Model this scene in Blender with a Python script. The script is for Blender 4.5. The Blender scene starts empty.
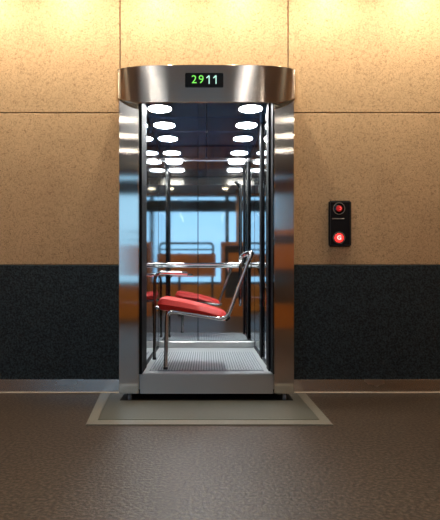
import bpy, bmesh, math
from mathutils import Vector, Matrix

sc = bpy.context.scene
COL = sc.collection
PI = math.pi

# ------------------------------------------------------------------ materials
def new_mat(name):
    m = bpy.data.materials.new(name); m.use_nodes = True
    nt = m.node_tree
    b = nt.nodes['Principled BSDF']
    return m, nt, b

def simple(name, col, rough=.5, metal=0., spec=.5, coat=0.):
    m, nt, b = new_mat(name)
    b.inputs['Base Color'].default_value = (*col, 1)
    b.inputs['Roughness'].default_value = rough
    b.inputs['Metallic'].default_value = metal
    b.inputs['Specular IOR Level'].default_value = spec
    b.inputs['Coat Weight'].default_value = coat
    return m

def tex_noise(nt, scale, detail=4, stretch=(1, 1, 1), rough=.55):
    tc = nt.nodes.new('ShaderNodeTexCoord')
    mp = nt.nodes.new('ShaderNodeMapping'); mp.inputs['Scale'].default_value = stretch
    n = nt.nodes.new('ShaderNodeTexNoise')
    n.inputs['Scale'].default_value = scale; n.inputs['Detail'].default_value = detail
    n.inputs['Roughness'].default_value = rough
    nt.links.new(tc.outputs['Object'], mp.inputs['Vector'])
    nt.links.new(mp.outputs['Vector'], n.inputs['Vector'])
    return n

def ramp(nt, src, stops):
    r = nt.nodes.new('ShaderNodeValToRGB')
    e = r.color_ramp.elements
    while len(e) < len(stops): e.new(.5)
    for el, (p, c) in zip(e, stops):
        el.position = p; el.color = (*c, 1)
    nt.links.new(src, r.inputs['Fac'])
    return r

def bump(nt, b, src, strength, dist):
    bp = nt.nodes.new('ShaderNodeBump')
    bp.inputs['Strength'].default_value = strength; bp.inputs['Distance'].default_value = dist
    nt.links.new(src, bp.inputs['Height'])
    nt.links.new(bp.outputs['Normal'], b.inputs['Normal'])

def speckled(name, stops, scale, rough, bs, bd, stretch=(1, 1, 1), detail=4, spec=.5, second=None):
    m, nt, b = new_mat(name)
    n = tex_noise(nt, scale, detail, stretch)
    r = ramp(nt, n.outputs['Fac'], stops)
    b.inputs['Roughness'].default_value = rough
    b.inputs['Specular IOR Level'].default_value = spec
    col = r.outputs['Color']
    if second:
        n2 = tex_noise(nt, second, 3)
        r2 = ramp(nt, n2.outputs['Fac'], [(.3, (.88, .88, .88)), (.7, (1.06, 1.06, 1.06))])
        mx = nt.nodes.new('ShaderNodeMixRGB'); mx.blend_type = 'MULTIPLY'; mx.inputs[0].default_value = 1
        nt.links.new(col, mx.inputs[1]); nt.links.new(r2.outputs['Color'], mx.inputs[2])
        col = mx.outputs['Color']
    nt.links.new(col, b.inputs['Base Color'])
    bump(nt, b, n.outputs['Fac'], bs, bd)
    return m

def brushed(name, col, rough, aniso, rot=0., streak=(1, 1, 1), amt=.05):
    m, nt, b = new_mat(name)
    b.inputs['Base Color'].default_value = (*col, 1)
    b.inputs['Metallic'].default_value = 1
    b.inputs['Anisotropic'].default_value = aniso
    b.inputs['Anisotropic Rotation'].default_value = rot
    t = nt.nodes.new('ShaderNodeTangent'); t.direction_type = 'RADIAL'; t.axis = 'Z'
    nt.links.new(t.outputs['Tangent'], b.inputs['Tangent'])
    n = tex_noise(nt, 6, 3, streak)
    mr = nt.nodes.new('ShaderNodeMapRange')
    mr.inputs['From Min'].default_value = .3; mr.inputs['From Max'].default_value = .7
    mr.inputs['To Min'].default_value = rough - amt; mr.inputs['To Max'].default_value = rough + amt
    nt.links.new(n.outputs['Fac'], mr.inputs['Value'])
    nt.links.new(mr.outputs['Result'], b.inputs['Roughness'])
    return m

def emit(name, col, strength, base=(.8, .8, .8)):
    m, nt, b = new_mat(name)
    b.inputs['Base Color'].default_value = (*base, 1)
    b.inputs['Emission Color'].default_value = (*col, 1)
    b.inputs['Emission Strength'].default_value = strength
    return m

def pane_mat():
    m = bpy.data.materials.new('window_glass'); m.use_nodes = True
    nt = m.node_tree; nt.nodes.clear()
    o = nt.nodes.new('ShaderNodeOutputMaterial'); mx = nt.nodes.new('ShaderNodeMixShader')
    tr = nt.nodes.new('ShaderNodeBsdfTransparent'); gl = nt.nodes.new('ShaderNodeBsdfGlossy')
    tr.inputs['Color'].default_value = (.93, .97, 1, 1); gl.inputs['Roughness'].default_value = .02
    lw = nt.nodes.new('ShaderNodeFresnel'); lw.inputs['IOR'].default_value = 1.4
    nt.links.new(lw.outputs[0], mx.inputs[0]); nt.links.new(tr.outputs[0], mx.inputs[1])
    nt.links.new(gl.outputs[0], mx.inputs[2]); nt.links.new(mx.outputs[0], o.inputs['Surface'])
    return m

def beige_mat():
    m, nt, b = new_mat('beige_stucco_panel')
    tc = nt.nodes.new('ShaderNodeTexCoord')
    n = nt.nodes.new('ShaderNodeTexNoise'); n.inputs['Scale'].default_value = 110
    n.inputs['Detail'].default_value = 5; n.inputs['Distortion'].default_value = 1.6
    nt.links.new(tc.outputs['Object'], n.inputs['Vector'])
    r = ramp(nt, n.outputs['Fac'], [(.33, (.43, .29, .16)), (.46, (.57, .395, .23)), (.7, (.66, .47, .28))])
    n2 = tex_noise(nt, 2.2, 2)
    r2 = ramp(nt, n2.outputs['Fac'], [(.3, (.93, .93, .93)), (.7, (1.05, 1.05, 1.05))])
    mx = nt.nodes.new('ShaderNodeMixRGB'); mx.blend_type = 'MULTIPLY'; mx.inputs[0].default_value = 1
    nt.links.new(r.outputs['Color'], mx.inputs[1]); nt.links.new(r2.outputs['Color'], mx.inputs[2])
    n3 = nt.nodes.new('ShaderNodeTexNoise'); n3.inputs['Scale'].default_value = 38
    n3.inputs['Detail'].default_value = 2.5; n3.inputs['Distortion'].default_value = .6
    nt.links.new(tc.outputs['Object'], n3.inputs['Vector'])
    r3 = ramp(nt, n3.outputs['Fac'], [(.468, (1.05, 1.05, 1.05)), (.492, (.50, .45, .40)), (.517, (1.05, 1.05, 1.05))])
    m3 = nt.nodes.new('ShaderNodeMixRGB'); m3.blend_type = 'MULTIPLY'; m3.inputs[0].default_value = 1
    nt.links.new(mx.outputs['Color'], m3.inputs[1]); nt.links.new(r3.outputs['Color'], m3.inputs[2])
    nt.links.new(m3.outputs['Color'], b.inputs['Base Color'])
    b.inputs['Roughness'].default_value = .7
    b.inputs['Specular IOR Level'].default_value = .25
    bump(nt, b, r3.outputs['Color'], .5, .003)
    return m

M = {}
M['beige'] = beige_mat()
M['charcoal'] = speckled('charcoal_wainscot', [(.38, (.008, .015, .020)), (.52, (.023, .038, .048)), (.7, (.045, .068, .082))],
                         75, .5, .8, .004, detail=3, spec=.3)
M['floor'] = speckled('brown_speckled_floor', [(.36, (.018, .013, .009)), (.5, (.056, .040, .029)), (.66, (.125, .096, .072))],
                      60, .42, .7, .004, stretch=(1, 1, 1), detail=4, spec=.5, second=2.0)
M['seam'] = simple('dark_joint', (.06, .035, .02), .8)
M['ceil'] = simple('ceiling_paint', (.40, .38, .36), .8)
M['sidewall'] = speckled('hall_side_wall', [(.3, (.50, .19, .035)), (.7, (.66, .29, .06))], 3, .5, .1, .002)
M['steel_v'] = brushed('brushed_steel_upright', (.66, .62, .56), .11, 1., 0., (1, 1, 20), .006)
M['steel_h'] = brushed('brushed_steel_header', (.80, .72, .62), .16, 1., .25, (1, 1, 1), .01)
M['steel_sill'] = brushed('brushed_steel_sill', (.54, .54, .52), .34, .3, .25, (1, 60, 60), .04)
M['mirror'] = brushed('dark_mirror_steel', (.62, .65, .66), .035, 0, 0, (1, 1, 1), .01)
M['mirror_seam'] = simple('black_gap', (.004, .004, .005), .5)
M['cabceil'] = simple('dark_blue_gloss_panel', (.010, .034, .085), .14, 0, .6, .2)
M['cabfloor'] = brushed('cab_floor_steel', (.70, .73, .74), .5, 0, 0, (1, 1, 1), .04)
M['rib'] = brushed('ribbed_plate_steel', (.78, .82, .84), .45, 0, 0, (1, 1, 1), .03)
for k_ in ('cabfloor', 'rib'): M[k_].node_tree.nodes['Principled BSDF'].inputs['Metallic'].default_value = .45
M['base'] = brushed('baseboard_steel', (.66, .63, .60), .27, .8, .25, (.4, 1, 1), .005)
M['glint'] = simple('pale_joint_glint', (.62, .55, .45), .4)
M['chrome'] = simple('chrome', (.80, .79, .77), .10, 1)
M['dkchrome'] = simple('dark_chrome', (.22, .21, .20), .15, 1)
M['black'] = simple('black_plastic', (.005, .005, .007), .4, 0, .3)
M['blackgl'] = simple('black_gloss', (.004, .006, .010), .14)
M['post'] = simple('matt_black_post', (.003, .003, .004), .6, 0, .12)
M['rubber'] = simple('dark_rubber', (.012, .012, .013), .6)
M['caster'] = simple('pale_caster', (.20, .24, .29), .4, .1)
M['red'] = speckled('red_fabric', [(.3, (.66, .014, .008)), (.7, (.84, .030, .016))], 160, .55, .3, .001)
M['redpipe'] = simple('dark_red_piping', (.38, .012, .010), .5)
M['mat_in'] = speckled('grey_mat', [(.3, (.080, .082, .070)), (.7, (.110, .112, .097))], 120, .38, .2, .0008)
M['mat_edge'] = speckled('pale_mat_rim', [(.3, (.17, .165, .14)), (.7, (.23, .222, .19))], 90, .3, .1, .0008)
M['lamp'] = emit('lamp_white', (.97, .99, 1), 60)
M['lampbright'] = emit('lamp_bright', (1, .93, .82), 45)
M['lampwarm'] = emit('lamp_warm', (1, .80, .52), 14)
M['digit_green'] = emit('digit_green', (.25, 1, .14), .75, (.1, .3, .05))
M['digit_pale'] = emit('digit_pale', (.50, .95, .80), .9, (.2, .3, .3))
M['btn_dim'] = emit('button_dim_red', (1, .03, .03), .22, (.4, .01, .01))
M['btn_lit'] = emit('button_lit_red', (1, .04, .035), 1.2, (.5, .02, .02))
M['glyph_pink'] = emit('glyph_pink', (1, .45, .40), 1.6, (.8, .4, .4))
M['glyph_red'] = emit('glyph_red', (1, .15, .12), 1.2, (.8, .1, .1))
M['wood'] = speckled('orange_wood', [(.3, (.36, .115, .022)), (.55, (.50, .18, .036)), (.75, (.60, .24, .06))],
                     4, .35, .1, .001, stretch=(1, 1, 14), detail=5)
M['frame'] = simple('dark_window_frame', (.03, .035, .04), .4)
M['column'] = simple('tan_column', (.36, .22, .13), .5)
M['glass'] = pane_mat()
M['lining'] = simple('dark_shaft', (.012, .012, .012), .9)
M['grey'] = simple('grey_line', (.35, .33, .30), .4, .6)

# ------------------------------------------------------------------ geometry
def box(bm, x0, x1, y0, y1, z0, z1, bev=0., seg=2):
    g = bmesh.ops.create_cube(bm, size=1)
    vs = g['verts']
    for v in vs:
        v.co = Vector(((x0 + x1) / 2 + v.co.x * (x1 - x0), (y0 + y1) / 2 + v.co.y * (y1 - y0), (z0 + z1) / 2 + v.co.z * (z1 - z0)))
    if bev:
        es = list({e for v in vs for e in v.link_edges})
        bmesh.ops.bevel(bm, geom=es, offset=bev, segments=seg, affect='EDGES', clamp_overlap=True)

def fillet(pts, r, n=6):
    pts = [Vector(p) for p in pts]
    out = [pts[0]]
    for i in range(1, len(pts) - 1):
        a, b, c = pts[i - 1], pts[i], pts[i + 1]
        rr = r[i - 1] if isinstance(r, (list, tuple)) else r
        d1 = (a - b); d2 = (c - b)
        k = min(rr, d1.length * .49, d2.length * .49)
        p1 = b + d1.normalized() * k; p2 = b + d2.normalized() * k
        for j in range(n + 1):
            t = j / n
            out.append(p1 * (1 - t) ** 2 + b * 2 * t * (1 - t) + p2 * t * t)
    out.append(pts[-1])
    return out

def tube(bm, pts, r, n=14, sy=1., caps=True):
    pts = [Vector(p) for p in pts]
    rings = []; up = None
    for i, p in enumerate(pts):
        t = (pts[min(i + 1, len(pts) - 1)] - pts[max(i - 1, 0)]).normalized()
        if up is None:
            ref = Vector((0, 1, 0)) if abs(t.y) < .9 else Vector((0, 0, 1))
            up = (ref - t * ref.dot(t)).normalized()
        else:
            up = (up - t * up.dot(t)).normalized()
        s = t.cross(up)
        rings.append([bm.verts.new(p + (up * math.cos(a) * sy + s * math.sin(a)) * r) for a in [2 * PI * k / n for k in range(n)]])
    for a, b in zip(rings, rings[1:]):
        for k in range(n):
            bm.faces.new((a[k], a[(k + 1) % n], b[(k + 1) % n], b[k]))
    if caps:
        bm.faces.new(rings[0][::-1]); bm.faces.new(rings[-1])

def lathe(bm, prof, c, axis='z', n=32):
    """prof: list of (radius, height) around axis through c."""
    rings = []
    for r, h in prof:
        ring = []
        for k in range(n):
            a = 2 * PI * k / n
            u, w = r * math.cos(a), r * math.sin(a)
            p = (u, w, h) if axis == 'z' else ((u, h, w) if axis == 'y' else (h, u, w))
            ring.append(bm.verts.new(Vector(c) + Vector(p)))
        rings.append(ring)
    for a, b in zip(rings, rings[1:]):
        for k in range(n):
            bm.faces.new((a[k], a[(k + 1) % n], b[(k + 1) % n], b[k]))
    bm.faces.new(rings[0][::-1]); bm.faces.new(rings[-1])

def mk(*fns):
    bm = bmesh.new()
    for f in fns: f(bm)
    return bm

WL = {}                      # world position of each object's origin
def obj(name, bm, mat, parent=None, smooth=True, origin=None):
    bmesh.ops.recalc_face_normals(bm, faces=bm.faces)
    xs = [v.co for v in bm.verts]
    if origin is None:
        mn = [min(c[i] for c in xs) for i in range(3)]; mx = [max(c[i] for c in xs) for i in range(3)]
        origin = Vector(((mn[0] + mx[0]) / 2, (mn[1] + mx[1]) / 2, mn[2]))
    origin = Vector(origin)
    for v in bm.verts: v.co -= origin
    me = bpy.data.meshes.new(name); bm.to_mesh(me); bm.free()
    me.materials.append(mat)
    if smooth:
        for p in me.polygons: p.use_smooth = True
        try: me.set_sharp_from_angle(angle=math.radians(35))
        except Exception: pass
    o = bpy.data.objects.new(name, me); COL.objects.link(o)
    if parent:
        o.parent = parent; o.location = origin - WL[parent]
    else:
        o.location = origin
    WL[o] = origin
    return o

def empty(name, loc, label, cat, group=None):
    o = bpy.data.objects.new(name, None); COL.objects.link(o)
    o.location = loc; o.empty_display_size = .1
    WL[o] = Vector(loc)
    tag(o, label, cat, group)
    return o

def tag(o, label, cat, group=None):
    o['label'] = label; o['category'] = cat
    if group: o['group'] = group
    return o

def struct(name, bm, mat, label, cat, parent=None, smooth=False):
    o = obj(name, bm, mat, parent, smooth)
    if parent is None:
        o['kind'] = 'structure'; tag(o, label, cat)
    return o

def text_obj(name, s, size, loc, mat, parent, extr=.0012, bold=.0):
    cu = bpy.data.curves.new(name, 'FONT'); cu.body = s; cu.size = size
    cu.extrude = extr; cu.align_x = 'CENTER'; cu.align_y = 'CENTER'; cu.offset = bold
    to = bpy.data.objects.new('tmp', cu); COL.objects.link(to)
    dg = bpy.context.evaluated_depsgraph_get(); dg.update()
    me = bpy.data.meshes.new_from_object(to.evaluated_get(dg))
    bpy.data.objects.remove(to); bpy.data.curves.remove(cu)
    me.transform(Matrix.Rotation(PI / 2, 4, 'X'))
    me.name = name; me.materials.clear(); me.materials.append(mat)
    o = bpy.data.objects.new(name, me); COL.objects.link(o)
    o.parent = parent; o.location = Vector(loc) - WL[parent]; WL[o] = Vector(loc)
    return o

# ------------------------------------------------------------------ layout
EYE = .871
YF, YW, YB = 3.70, 4.01, 5.18       # cab front, hall wall, cab back wall
X0, X1 = -4.2, 4.2                  # hall
YR = -4.2                           # window wall
ZC = 3.30

# floor, ceiling
struct('floor', mk(lambda b: box(b, X0, X1, YR - .2, 5.6, -.1, 0)), M['floor'],
       'brown speckled glossy lobby floor', 'floor')
struct('ceiling', mk(lambda b: box(b, X0, X1, YR - .2, 5.6, ZC, ZC + .1)), M['ceil'],
       'warm painted lobby ceiling above the wall', 'ceiling')

# lift wall: backing with an opening for the cab; beige panels and seams in front
OW = .60; OZ = 2.30
struct('wall_back', mk(lambda b: box(b, X0, -OW, YW + .012, YW + .12, 0, ZC),
                       lambda b: box(b, OW, X1, YW + .012, YW + .12, 0, ZC),
                       lambda b: box(b, -OW, OW, YW + .012, YW + .12, OZ, ZC)), M['seam'],
       'dark wall core showing in the joints between the beige panels', 'wall')
SZ = 2.165; WZ = .987; g = .004
cols_top = [X0, -1.97, -.67, .632, 1.932, X1]
def panel(x0, x1, z0, z1):
    return mk(lambda b: box(b, x0 + g, x1 - g, YW, YW + .014, z0 + g, z1 - g, .003, 1))
n = 1
upper_names = ['beige stucco panel at far left near the ceiling', 'beige stucco panel upper left of the lift',
               'beige stucco panel above the lift header', 'beige stucco panel upper right of the lift',
               'beige stucco panel at far right near the ceiling']
def over_lift():
    a, c = cols_top[2] + g, cols_top[3] - g
    return mk(lambda b: box(b, a, c, YW, YW + .014, 2.34, ZC - g, .003, 1), lambda b: box(b, a, -OW, YW, YW + .014, SZ + g, 2.339),
              lambda b: box(b, OW, c, YW, YW + .014, SZ + g, 2.339))
for i in range(5):
    struct('trim_%d' % n, over_lift() if i == 2 else panel(cols_top[i], cols_top[i + 1], SZ, ZC), M['beige'], upper_names[i], 'wall panel'); n += 1
for x0, x1, lab in [(X0, -OW, 'tall beige stucco panel left of the lift'), (OW, X1, 'tall beige stucco panel right of the lift behind the call buttons')]:
    struct('trim_%d' % n, panel(x0, x1, WZ, SZ), M['beige'], lab, 'wall panel'); n += 1
for x0, x1, lab in [(X0, -OW, 'dark charcoal wainscot panel left of the lift'), (OW, X1, 'dark charcoal wainscot panel right of the lift')]:
    struct('trim_%d' % n, mk(lambda b: box(b, x0, x1, YW - .006, YW + .014, .09, WZ, .003, 1)), M['charcoal'], lab, 'wainscot'); n += 1
for x0, x1, s in [(X0, -OW, 'left'), (OW, X1, 'right')]:
    bb_ = struct('baseboard_' + s, mk(lambda b: box(b, x0, x1, YW - .022, YW + .01, 0, .104, .004, 2)), M['base'],
           'brushed metal baseboard running %s of the lift' % s, 'baseboard')
    obj('joint_glint', mk(lambda b: box(b, x0, x1, YW - .034, YW - .022, 0, .010, .003, 1)), M['glint'], bb_)  # pale strip stands in for the bright reflection along the floor joint

# shaft behind the wall
struct('wall_shaft', mk(lambda b: box(b, -.85, .85, 5.45, 5.55, 0, ZC), lambda b: box(b, -.85, -.78, YW + .12, 5.45, 0, ZC),
                        lambda b: box(b, .78, .85, YW + .12, 5.45, 0, ZC)), M['lining'], 'dark lift shaft lining behind the wall', 'wall')

# other hall walls
struct('wall_left', mk(lambda b: box(b, X0 - .1, X0, YR - .2, 5.6, 0, ZC)), M['sidewall'], 'warm brown lobby side wall on the left', 'wall')
struct('wall_right', mk(lambda b: box(b, X1, X1 + .1, YR - .2, 5.6, 0, ZC)), M['sidewall'], 'warm brown lobby side wall on the right', 'wall')
WX0, WX1 = -3.7, 1.48
def rear(b):
    box(b, X0, WX0, YR - .15, YR, 0, ZC); box(b, WX1, X1, YR - .15, YR, 0, ZC)
    box(b, WX0, WX1, YR - .15, YR, 0, .75); box(b, WX0, WX1, YR - .15, YR, 3.25, ZC)
struct('wall_front', mk(rear), M['sidewall'], 'brown lobby wall around the windows, mirrored in the cab', 'wall')
w = struct('window_1', mk(
    lambda b: box(b, WX0, WX1, YR - .12, YR - .03, .75, .82), lambda b: box(b, WX0, WX1, YR - .12, YR - .03, 2.80, 3.12),
    lambda b: box(b, WX0, WX1, YR - .12, YR - .03, 3.22, 3.25),
    *[(lambda b, x=x, h=h: box(b, x - h, x + h, YR - .13, YR - .02, .75, 3.25)) for x, h in
      [(-3.68, .02), (-2.72, .05), (-1.07, .05), (.58, .05), (1.17, .03), (1.46, .02)]]), M['frame'],
    'dark framed window wall mirrored in the cab', 'window')
struct('glass_pane', mk(lambda b: box(b, WX0 + .02, WX1 - .02, YR - .085, YR - .079, .8, 3.23)), M['glass'], '', '', w)
struct('trim_%d' % n, mk(lambda b: box(b, .80, .95, -3.70, -3.55, 0, ZC, .02, 3)), M['column'],
       'tan lobby column in front of the windows, mirrored in the cab', 'column'); n += 1

# ------------------------------------------------------------------ the lift
L = empty('elevator_cab', (0, 4.4, 0), 'brushed steel elevator cab with rounded header standing in the lobby wall', 'elevator')

# jambs
for s in (-1, 1):
    a, c = sorted((s * .484, s * .626))
    obj('jamb', mk(lambda b: box(b, a, c, YF, YW + .10, .057, 2.205, .006, 3)), M['steel_v'], L)
# header with elliptic corners in plan, lower edge sweeping up at the ends
def header(bm, lid=False):
    hw, rx, ry, yf = .655, .22, .15, 3.605
    zt, zb = 2.371, 2.108
    pl = [(-hw, YW)]
    N = 72
    for k in range(N + 1):
        t = PI * k / N
        c_, s_ = -math.cos(t), math.sin(t)
        x = hw * math.copysign(abs(c_) ** (2 / 3.3), c_)
        pl.append((x, yf + ry - ry * abs(s_) ** (2 / 3.3)))
    pl.append((hw, YW))
    def zbf(x):
        t = max(0, (abs(x) - .44) / .20)
        return zb + .060 * t ** 2.2
    def ztf(x):
        t = max(0, (abs(x) - .52) / .12)
        return zt - .004 * t ** 2
    if lid:
        P = [(x * .95, 3.82 + (y - 3.82) * .84 if y < YW - .001 else y - .002) for x, y in pl]
        lo = [bm.verts.new((x, y, 2.266)) for x, y in P]; hi = [bm.verts.new((x, y, zt - .006)) for x, y in P]
        bm.faces.new(lo[::-1]); bm.faces.new(hi)
        for i in range(len(P)):
            j = (i + 1) % len(P)
            bm.faces.new((lo[i], lo[j], hi[j], hi[i]))
        return
    def zz(i, e):
        x = pl[i][0]
        return zbf(x) + e, ztf(x) - e
    prof = [(.004, 'b', 0), (0, 'b', .004), (0, 't', .004), (.004, 't', 0), (.016, 't', 0), (.016, 'b', 0)]
    rings = []
    for t, w, e in prof:
        o = []
        for i, (x, y) in enumerate(pl):
            p = Vector(pl[max(i - 1, 0)]); q = Vector(pl[min(i + 1, len(pl) - 1)])
            d = (q - p).normalized(); nin = Vector((-d.y, d.x))      # inward normal
            zb_, zt_ = zz(i, e)
            o.append(bm.verts.new((x + nin.x * t, y + nin.y * t, zb_ if w == 'b' else zt_)))
        rings.append(o)
    for k in range(6):
        A, B = rings[k], rings[(k + 1) % 6]
        for i in range(len(pl) - 1):
            bm.faces.new((A[i], A[i + 1], B[i + 1], B[i]))
    bm.faces.new([q[0] for q in rings]); bm.faces.new([q[-1] for q in rings][::-1])
obj('header', mk(header), M['steel_h'], L)
obj('header_cap', mk(lambda b: header(b, True)), M['dkchrome'], L, smooth=False)
# inner door head under the header
0 and obj('door_head', mk(lambda b: box(b, -.478, .478, 3.73, 3.80, 2.12, 2.205, .004, 2)), M['dkchrome'], L)

# floor display
D = obj('display', mk(lambda b: box(b, -.149, .117, 3.598, 3.612, 2.211, 2.311, .004, 2)), M['black'], L)
fz = 2.262
for ch, x, m in [('2', -.086, 'digit_green'), ('9', -.037, 'digit_green')]:
    text_obj('digit', ch, .080, (x, 3.5975, fz), M[m], D, .001, .0)
for x in (.018, .066):
    obj('digit', mk(lambda b: tube(b, fillet([(x - .018, 3.598, fz + .012), (x, 3.598, fz + .029), (x, 3.598, fz - .029)], .002, 2), .0036, 8)), M['digit_pale'], D)

# sill, floor
obj('sill', mk(lambda b: box(b, -.477, .477, YF + .004, YF + .05, .057, .197, .004, 2)), M['steel_sill'], L)
obj('cab_floor', mk(lambda b: box(b, -.50, .50, YF + .05, YB + .03, .08, .195)), M['cabfloor'], L, smooth=False)
def ribs(bm):
    k = 42
    for i in range(k):
        x = -.41 + .82 * i / (k - 1)
        box(bm, x - .0068, x + .0068, 3.855, 4.85, .196, .206, .0045, 2)
obj('plate_base', mk(lambda b: box(b, -.425, .425, 3.845, 4.86, .195, .198)), simple('plate_groove', (.30, .34, .38), .5, .4), L)
obj('ribbed_plate', mk(ribs), M['rib'], L)

# back wall: two mirror panels, kick plate, cornice rail
SX = -.085
for a, c in ((-.482, SX - .003), (SX + .003, .482)):
    obj('back_panel', mk(lambda b: box(b, a, c, YB, YB + .02, .20, 2.21, .002, 1)), M['mirror'], L, smooth=False)
obj('back_shell', mk(lambda b: box(b, -.52, .52, YB + .018, YB + .05, .08, 2.26)), M['mirror_seam'], L, smooth=False)
obj('kick_plate', mk(lambda b: box(b, -.478, .478, YB - .035, YB, .195, .265, .012, 3)), M['steel_sill'], L)
obj('cornice_rail', mk(lambda b: box(b, -.478, .478, YB - .02, YB, 2.055, 2.088, .009, 3)), M['chrome'], L)
# side walls, each of three mirror panels
for s in (-1, 1):
    for y0, y1 in ((3.712, 4.385), (4.39, 4.78), (4.785, YB)):
        a, c = sorted((s * .482, s * .50))
        obj('side_panel', mk(lambda b: box(b, a, c, y0, y1, .195, 2.21, .0015, 1)), M['mirror'], L, smooth=False)
    a, c = sorted((s * .50, s * .52))
    obj('side_shell', mk(lambda b: box(b, a, c, YF + .06, YB + .02, .08, 2.26)), M['mirror_seam'], L, smooth=False)
    a, c = sorted((s * .472, s * .482))
    obj('floor_trim', mk(lambda b: box(b, a, c, 3.78, YB - .03, .195, .215)), M['black'], L, smooth=False)
# black door posts with chrome edges
def post(x0, x1, y0, y1, m='post', name='door_post'):
    return obj(name, mk(lambda b: box(b, x0, x1, y0, y1, .196, 2.205, .002, 1)), M[m], L, smooth=False)
post(-.482, -.462, 3.703, 4.0)
post(.474, .482, 3.703, 3.825)
post(-.482, -.476, 4.02, 4.04, 'dkchrome', 'guide_strip')
post(.458, .482, 3.83, 3.96)
post(.472, .482, 4.10, 4.125, 'dkchrome', 'guide_strip')
post(.466, .482, 4.42, 4.56)

# ceiling of the cab
CZ = 2.212
ys = [3.665, 4.265, 4.69, YB]
for i in range(3):
    for a, c in ((-.482, -.004), (.0, .482)):
        obj('ceiling_panel', mk(lambda b: box(b, a + .002, c - .002, ys[i] + .003, ys[i + 1] - .003, CZ, CZ + .02, .002, 1)), M['cabceil'], L, smooth=False)
obj('ceiling_shell', mk(lambda b: box(b, -.51, .51, 3.69, YB + .05, CZ + .018, CZ + .05)), M['mirror_seam'], L, smooth=False)
obj('ceiling_edge', mk(lambda b: box(b, -.478, .478, YB - .012, YB, CZ - .012, CZ)), M['dkchrome'], L, smooth=False)
for y in (4.05, 4.48, 4.905):
    for x in (-.365, .345):
        r = .098
        d = obj('downlight', mk(lambda b: lathe(b, [(r, 0), (r + .004, -.004), (r - .002, -.007), (r - .008, -.005), (r - .009, .0)], (x, y, CZ))), M['chrome'], L)
        obj('lamp_disc', mk(lambda b: lathe(b, [(r - .009, -.003), (r - .011, -.0065)], (x, y, CZ))), M['lamp'], d)
d = obj('ceiling_sensor', mk(lambda b: lathe(b, [(.012, 0), (.012, -.006), (.006, -.012)], (.0, 4.67, CZ), n=16)), M['grey'], L)

# casters
for x in (-.553, .560):
    for y in (3.735, 5.0):
        c = obj('caster', mk(lambda b: lathe(b, [(.018, -.012), (.026, -.009), (.026, .009), (.018, .012)], (x, y, .0265), 'x', 24)), M['caster'], L)
        obj('caster_fork', mk(lambda b: box(b, x - .017, x - .013, y - .012, y + .012, .02, .058), lambda b: box(b, x + .013, x + .017, y - .012, y + .012, .02, .058), lambda b: box(b, x - .0175, x + .0175, y - .0125, y + .0125, .054, .0585)), M['dkchrome'], c)
obj('under_tray', mk(lambda b: box(b, -.52, .52, YF + .05, YB + .03, .058, .08)), M['lining'], L, smooth=False)

# grab bar across the cab
def bar(b):
    tube(b, [(-.481, 4.75, 1.016), (-.46, 4.75, 1.016), (.46, 4.75, 1.016), (.481, 4.75, 1.016)], .014, 16, 1.5)
gb = obj('grab_bar', mk(bar), M['chrome'], L)
for s in (-1, 1):
    obj('bar_flange', mk(lambda b: lathe(b, [(.020, s * .482), (.020, s * .476), (.016, s * .472)], (0, 4.75, 1.016), 'x', 20)), M['dkchrome'], gb)
# vertical pole on the back wall
px_ = .338
pp = fillet([(px_, YB - .001, 1.85), (px_, YB - .06, 1.85), (px_, YB - .06, .66), (px_, YB - .001, .66)], .04)
pp = fillet([(px_ - .05, YB - .001, 1.845), (px_ - .02, YB - .06, 1.845), (px_, YB - .06, 1.78), (px_, YB - .06, .66), (px_, YB - .001, .62)], .04)
obj('grab_pole', mk(lambda b: tube(b, pp, .013, 14)), M['dkchrome'], L)

# ------------------------------------------------------------------ the chair
CHB = (-.1, 4.07, .206)
ch = empty('tubular_chair', CHB, 'chrome tube chair with a sloping red padded seat inside the elevator', 'chair')
yn, yf_ = 3.86, 4.33
FZ = .206
# near side tube: leg, seat rail, back upright in one bend
R = .0155
near = fillet([(-.305, yn, FZ + .004), (-.292, yn, .645), (.150, yn, .575), (.322, yn, 1.045)], [.055, .065])
obj('front_leg', mk(lambda b: tube(b, [(-.305, yn, FZ + .003), (-.2965, yn, .50)], R)), M['chrome'], ch)
cont = fillet([(-.2965, yn, .50), (-.292, yn, .645), (.150, yn, .575), (.322, yn, 1.045)], [.055, .065], 10)
obj('seat_rail', mk(lambda b: tube(b, cont, R)), M['chrome'], ch)
# curled top of the back, turning inward
hook = fillet([(.318, yn, 1.030), (.338, yn + .01, 1.072), (.335, yn + .10, 1.082), (.28, yn + .17, 1.065), (.262, yn + .15, 1.005), (.275, yn + .10, .985)], .045, 8)
obj('back_hook', mk(lambda b: tube(b, hook, R * 1.25)), M['chrome'], ch)
# far side: leg that rises into a short armrest, plus rail under the seat
fl = fillet([(-.435, yf_, FZ + .003), (-.432, yf_, .935), (-.16, yf_, .925)], [.075], 10)
obj('arm_leg', mk(lambda b: tube(b, fl, .0135)), M['dkchrome'], ch)
obj('arm_pad', mk(lambda b: tube(b, [(-.395, yf_, .930), (-.38, yf_, .9335), (-.17, yf_, .926), (-.160, yf_, .9255)], .0165, 16, 1.3)), M['chrome'], ch)
fr = fillet([(-.432, yf_, .64), (-.10, yf_, .612), (.150, yf_, .578), (.168, yf_ - .03, .585), (.168, yn + .05, .585), (.150, yn, .578)], .05, 8)
obj('cross_rail', mk(lambda b: tube(b, fr, R * .9)), M['dkchrome'], ch)
obj('cross_rail', mk(lambda b: tube(b, [(-.27, yn, .630), (-.27, yf_, .622)], R * .8)), M['dkchrome'], ch)
for x, y in ((-.305, yn), (-.435, yf_)):
    obj('foot_cap', mk(lambda b: lathe(b, [(.016, 0), (.017, .004), (.016, .018)], (x, y, FZ), n=20)), M['rubber'], ch)
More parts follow.
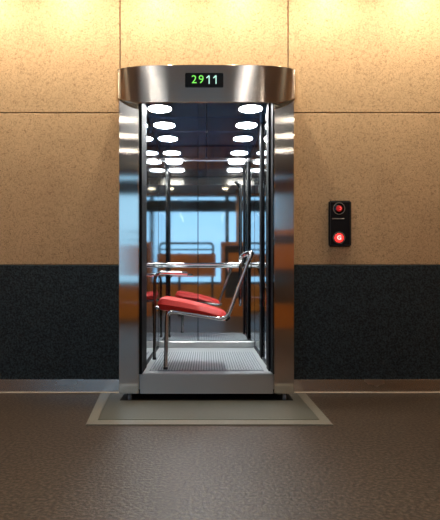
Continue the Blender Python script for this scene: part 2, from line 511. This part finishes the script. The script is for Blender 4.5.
# cushion
def cushion(bm):
    nx, ny = 26, 18
    x0, x1 = -.375, .168
    def top(u):  # centre line falls to the back, thick nose at the front
        return .745 - .035 * u - .090 * u ** 1.6
    def th(u):
        return .108 - .038 * u
    grid = {}
    for side in (0, 1):
        for i in range(nx + 1):
            for j in range(ny + 1):
                u, v = i / nx, j / ny
                su = min(1, min(u, 1 - u) / .10); sv = min(1, min(v, 1 - v) / .14)
                e = math.sqrt(max(0, 1 - (1 - su) ** 2)) * math.sqrt(max(0, 1 - (1 - sv) ** 2))
                mid = top(u) - th(u) * .5
                h = th(u) * .5 * (e if side == 0 else e ** .7 * .9)
                z = mid + h if side == 0 else mid - h
                # rounded plan corners
                yy = (yn - .012) + (yf_ - yn + .02) * v
                xx = x0 + (x1 - x0) * u
                cu = 2 * u - 1; cv = 2 * v - 1
                xx -= .018 * cu * (abs(cv) ** 5) * abs(cu) ** 4; yy -= .018 * cv * (abs(cu) ** 5) * abs(cv) ** 4
                if side and (i in (0, nx) or j in (0, ny)):
                    grid[(1, i, j)] = grid[(0, i, j)]
                else:
                    grid[(side, i, j)] = bm.verts.new((xx, yy, z))
    for side in (0, 1):
        for i in range(nx):
            for j in range(ny):
                bm.faces.new([grid[(side, i, j)], grid[(side, i + 1, j)], grid[(side, i + 1, j + 1)], grid[(side, i, j + 1)]])
obj('seat', mk(cushion), M['red'], ch)

# ------------------------------------------------------------------ mat
def quad_slab(bm, pts, z0, z1):
    lo = [bm.verts.new((x, y, z0)) for x, y in pts]; hi = [bm.verts.new((x, y, z1)) for x, y in pts]
    bm.faces.new(lo[::-1]); bm.faces.new(hi)
    for i in range(4):
        bm.faces.new((lo[i], lo[(i + 1) % 4], hi[(i + 1) % 4], hi[i]))
    bmesh.ops.bevel(bm, geom=[e for e in bm.edges if e.verts[0] in hi and e.verts[1] in hi], offset=.004, segments=2, affect='EDGES')
mt = obj('floor_mat', mk(lambda b: quad_slab(b, [(-.722, 3.09), (.758, 3.09), (.758, 3.96), (-.81, 3.96)], .0, .009)), M['mat_edge'])
tag(mt, 'grey rubber floor mat with pale rim lying under the elevator threshold', 'mat')
obj('mat_field', mk(lambda b: quad_slab(b, [(-.672, 3.19), (.700, 3.19), (.690, 3.955), (-.735, 3.955)], .009, .0105)), M['mat_in'], mt)['label'] = 'darker grey inner field'

obj('under_cab_shade', mk(lambda b: box(b, -.62, .62, 3.705, 3.99, .0105, .0125)), M['rubber'], mt, smooth=False)['label'] = 'black sheet standing in for the shade under the cab'  # thin black sheet supplies the dark band of shade below the cab

# ------------------------------------------------------------------ call panel
cx0, cx1, cz0, cz1 = .942, 1.118, 1.128, 1.484
cp = obj('call_panel', mk(lambda b: box(b, cx0, cx1, YW - .020, YW + .001, cz0, cz1, .010, 3)), M['black'])
tag(cp, 'black call button plate with two red round buttons on the beige wall', 'call panel')
def rim(bm):
    t = .006; y0, y1 = YW - .024, YW - .019; i = .008
    box(bm, cx0 + i, cx1 - i, y0, y1, cz0 + i, cz0 + i + t, .001, 1); box(bm, cx0 + i, cx1 - i, y0, y1, cz1 - i - t, cz1 - i, .001, 1)
    box(bm, cx0 + i, cx0 + i + t, y0, y1, cz0 + i, cz1 - i, .001, 1); box(bm, cx1 - i - t, cx1 - i, y0, y1, cz0 + i, cz1 - i, .001, 1)
obj('rim', mk(rim), simple('rim_grey', (.05, .055, .06), .35, .5), cp)
obj('divider', mk(lambda b: box(b, .968, 1.062, YW - .0225, YW - .019, 1.340, 1.347, .001, 1)), M['grey'], cp)
bx = 1.020
def ring_bm(x, z, r, t, y):
    bm = bmesh.new()
    pts = [(x + r * math.cos(2 * PI * k / 40), y, z + r * math.sin(2 * PI * k / 40)) for k in range(41)]
    tube(bm, pts, t, 8, caps=False); return bm
for z, m, r, lit in ((1.421, 'btn_dim', .023, False), (1.195, 'btn_lit', .036, True)):
    bt = obj('button', mk(lambda b: lathe(b, [(.044, 0), (.044, -.004), (.040, -.006)], (bx, YW - .019, z), 'y', 36)), M['blackgl'], cp)
    bt['label'] = 'brightly lit red lower button' if lit else 'dim red upper button'
    obj('button_ring', ring_bm(bx, z, .044, .0022, YW - .025), M['grey'], bt)
    obj('button_face', mk(lambda b: lathe(b, [(r, 0), (r, -.003), (r * .8, -.0045)], (bx, YW - .025, z), 'y', 36)), M[m], bt)
    if lit: text_obj('symbol', 'G', .045, (bx, YW - .031, z), M['glyph_pink'], bt, .0008, .0015)
    else:
        bmr = bmesh.new()
        tube(bmr, [(bx + .004 + .010 * math.cos(a), YW - .031, z + .010 * math.sin(a)) for a in [PI * (-.55 + 1.1 * k / 16) for k in range(17)]], .0016, 8)
        obj('symbol', bmr, M['glyph_red'], bt)

# ------------------------------------------------------------------ lobby furniture seen in the mirrors
def leg(x, y, parent, z1=.44, m='frame'):
    return obj('leg', mk(lambda b: box(b, x - .025, x + .025, y - .025, y + .025, 0, z1, .004, 1)), M[m], parent)
YBn = -2.0
bl = empty('bench', (-.64, YBn, 0), 'wooden bench with high slab back and dark tube rail, mirrored left in the cab', 'bench', None)
obj('back_panel', mk(lambda b: box(b, -1.52, .22, YBn - .03, YBn + .01, .95, 1.50, .008, 2)), M['wood'], bl)
obj('seat', mk(lambda b: box(b, -1.52, .22, YBn - .48, YBn - .03, .40, .45, .008, 2)), M['wood'], bl)
for x in (-1.42, -.65, .14):
    obj('back_post', mk(lambda b: box(b, x - .03, x + .03, YBn - .07, YBn - .03, 0, 1.52, .004, 1)), M['frame'], bl)
    leg(x, YBn - .43, bl, .41)
rp = fillet([(-1.27, YBn - .05, 1.51), (-1.27, YBn - .05, 1.75), (.16, YBn - .05, 1.75), (.16, YBn - .05, 1.51)], .1, 8)
obj('rail', mk(lambda b: tube(b, rp, .028, 12), lambda b: tube(b, [(-1.25, YBn - .05, 1.60), (.15, YBn - .05, 1.60)], .02, 10)), M['frame'], bl)
bx_ = empty('booth_bench', (1.2, YBn, 0), 'wooden framed booth bench with boxed base, mirrored right in the cab', 'bench', None)
for x0, x1 in ((.34, .44), (2.0, 2.1)):
    obj('post', mk(lambda b: box(b, x0, x1, YBn - .05, YBn + .05, 0, 1.78, .008, 2)), M['wood'], bx_)
obj('top_rail', mk(lambda b: box(b, .44, 2.0, YBn - .05, YBn + .05, 1.69, 1.78, .008, 2)), M['wood'], bx_)
obj('back_panel', mk(lambda b: box(b, .52, 1.96, YBn - .03, YBn + .01, 1.07, 1.52, .008, 2)), M['wood'], bx_)
obj('back_board', mk(lambda b: box(b, .441, 1.999, YBn - .045, YBn - .031, .44, 1.688)), M['frame'], bx_)
obj('seat_box', mk(lambda b: box(b, .441, 1.999, YBn - .50, YBn + .02, 0, .438, .01, 2)), M['wood'], bx_)

# ------------------------------------------------------------------ lobby lamps
def spot(name, loc, target, energy, size, blend, col, parent, rad=.03):
    l = bpy.data.lights.new(name, 'SPOT'); l.energy = energy; l.spot_size = size; l.spot_blend = blend
    l.color = col; l.shadow_soft_size = rad
    o = bpy.data.objects.new(name, l); COL.objects.link(o)
    o.parent = parent; o.location = Vector(loc) - WL[parent]
    o.rotation_euler = (Vector(target) - Vector(loc)).to_track_quat('-Z', 'Y').to_euler()
    return o
WARM = (1, .84, .62)
wx = [-2.36, -1.70, -1.035, -.378, .262, .932, 1.60, 2.26]
names = ['above far left wall', 'above the left wall beside the frame edge', 'first left of the lift', 'above the left end of the header',
         'above the right end of the header', 'first right of the lift', 'above the wall right of the call panel', 'above far right wall']
for x, nm in zip(wx, names):
    y = YW - .35
    dl = empty('wall_washer', (x, y, ZC), 'warm recessed wall washer lamp ' + nm, 'ceiling lamp', 'wall washers along the lift wall')
    obj('trim_ring', mk(lambda b: lathe(b, [(.050, 0), (.052, -.006), (.044, -.010), (.036, -.004), (.035, 0)], (x, y, ZC))), M['chrome'], dl)
    obj('lamp_disc', mk(lambda b: lathe(b, [(.034, -.002), (.030, -.004)], (x, y, ZC))), M['lampwarm'], dl)
    spot('wash_light', (x, y, ZC - .03), (x, y + .12, 2.0), 43, math.radians(165), 1, WARM, dl)
    spot('pin_light', (x, y, ZC - .03), (x, YW, 3.035), 3.0, math.radians(15), 1, WARM, dl)
k = 0
for y, row, xs_ in ((-.4, 'row nearest the lift', (-1.45, 1.45)), (-1.3, 'second row from the lift', (-1.45, 1.45)),
                    (-2.3, 'third row from the lift', (-1.45, 1.45)), (-3.4, 'row by the windows', (-.95, .5))):
    for x, side in zip(xs_, ('left', 'right')):
        dl = empty('ceiling_downlight', (x, y, ZC), 'round warm lobby ceiling downlight, %s, %s' % (row, side), 'ceiling lamp', 'lobby ceiling downlights')
        obj('trim_ring', mk(lambda b: lathe(b, [(.10, 0), (.103, -.008), (.09, -.012), (.082, -.004), (.08, 0)], (x, y, ZC))), M['chrome'], dl)
        obj('lamp_disc', mk(lambda b: lathe(b, [(.079, -.002), (.075, -.004)], (x, y, ZC))), M['lampbright' if y > -3 else 'lampwarm'], dl)
        spot('down_light', (x, y, ZC - .03), (x, y - .7, 1), 55, math.radians(80), .7, (1, .78, .52), dl, .07)

for sx, side in ((-1, 'left'), (1, 'right')):
    for i, y in enumerate((3.2, 2.2, 1.2, 0)):  # added lamps brighten the side walls so the header ends reflect gold
        x = sx * 3.75
        dl = empty('wall_washer', (x, y, ZC), 'added warm lamp brightening the %s side wall for the header reflections, %s the lift wall' % (side, ('nearest', 'second from', 'third from', 'fourth from')[i]), 'ceiling lamp', 'added side wall lamps')
        obj('lamp_disc', mk(lambda b: lathe(b, [(.044, 0), (.040, -.004)], (x, y, ZC))), M['lampwarm'], dl)
        spot('wash_light', (x, y, ZC - .03), (x + sx * .3, y, 1.2), 150, math.radians(95), 1, WARM, dl)
    for y in (3.55, 2.75, 1.9, 1.0, 0., -1.2):  # added dark uprights break the header reflections into streaks
        n += 1
        o = struct('trim_%d' % n, mk(lambda b: box(b, *sorted((sx * 4.12, sx * 4.2)), y - .13, y + .13, 0, ZC, .01, 2)), M['frame'], 'added dark pilaster on the %s lobby wall for streaks in the header' % side, 'pilaster')
M['strip'] = emit('strip_white', (.95, .97, 1), 7)
for x, side in ((-.95, 'left'), (.62, 'right')):  # unseen strips added so bright bars appear in the steel header
    dl = obj('added_strip_light', mk(lambda b: box(b, x - .045, x + .045, -1.2, 2.7, ZC - .012, ZC, .003, 1)), M['chrome'])
    tag(dl, 'added slim white ceiling strip for bars of light on the header, %s of centre' % side, 'ceiling lamp', 'added strips for header reflections')
    obj('strip_glow', mk(lambda b: box(b, x - .035, x + .035, -1.18, 2.68, ZC - .015, ZC - .011)), M['strip'], dl)
# sky outside the windows
wd = bpy.data.worlds.new('World'); sc.world = wd; wd.use_nodes = True
bg = wd.node_tree.nodes['Background']
bg.inputs['Color'].default_value = (.40, .72, 1, 1); bg.inputs['Strength'].default_value = 1.5
pl = bpy.data.lights.new('window_portal', 'AREA'); pl.shape = 'RECTANGLE'; pl.size = WX1 - WX0; pl.size_y = 2.5
pl.cycles.is_portal = True
po = bpy.data.objects.new('window_portal', pl); COL.objects.link(po)
po.location = ((WX0 + WX1) / 2, YR - .2, 2.0); po.rotation_euler = (-PI / 2, 0, 0)
po.rotation_euler = Vector((0, 1, 0)).to_track_quat('-Z', 'Z').to_euler()

# ------------------------------------------------------------------ camera
cam = bpy.data.cameras.new('camera'); co = bpy.data.objects.new('camera', cam); COL.objects.link(co)
co.location = (0, 0, EYE); co.rotation_euler = (PI / 2, 0, 0)
cam.sensor_fit = 'VERTICAL'; cam.sensor_height = 36; cam.sensor_width = 36
cam.lens = 36 * 518 / 520
cam.shift_x = 13.5 / 520; cam.shift_y = 20 / 520
cam.clip_start = .05
sc.camera = co

vs = sc.view_settings
vs.view_transform = 'Standard'; vs.look = 'None'; vs.gamma = 1; vs.use_curve_mapping = False
vs.exposure = .25
sc.cycles.use_denoising = True
sc.cycles.max_bounces = 14; sc.cycles.glossy_bounces = 10
sc.cycles.sample_clamp_indirect = 6
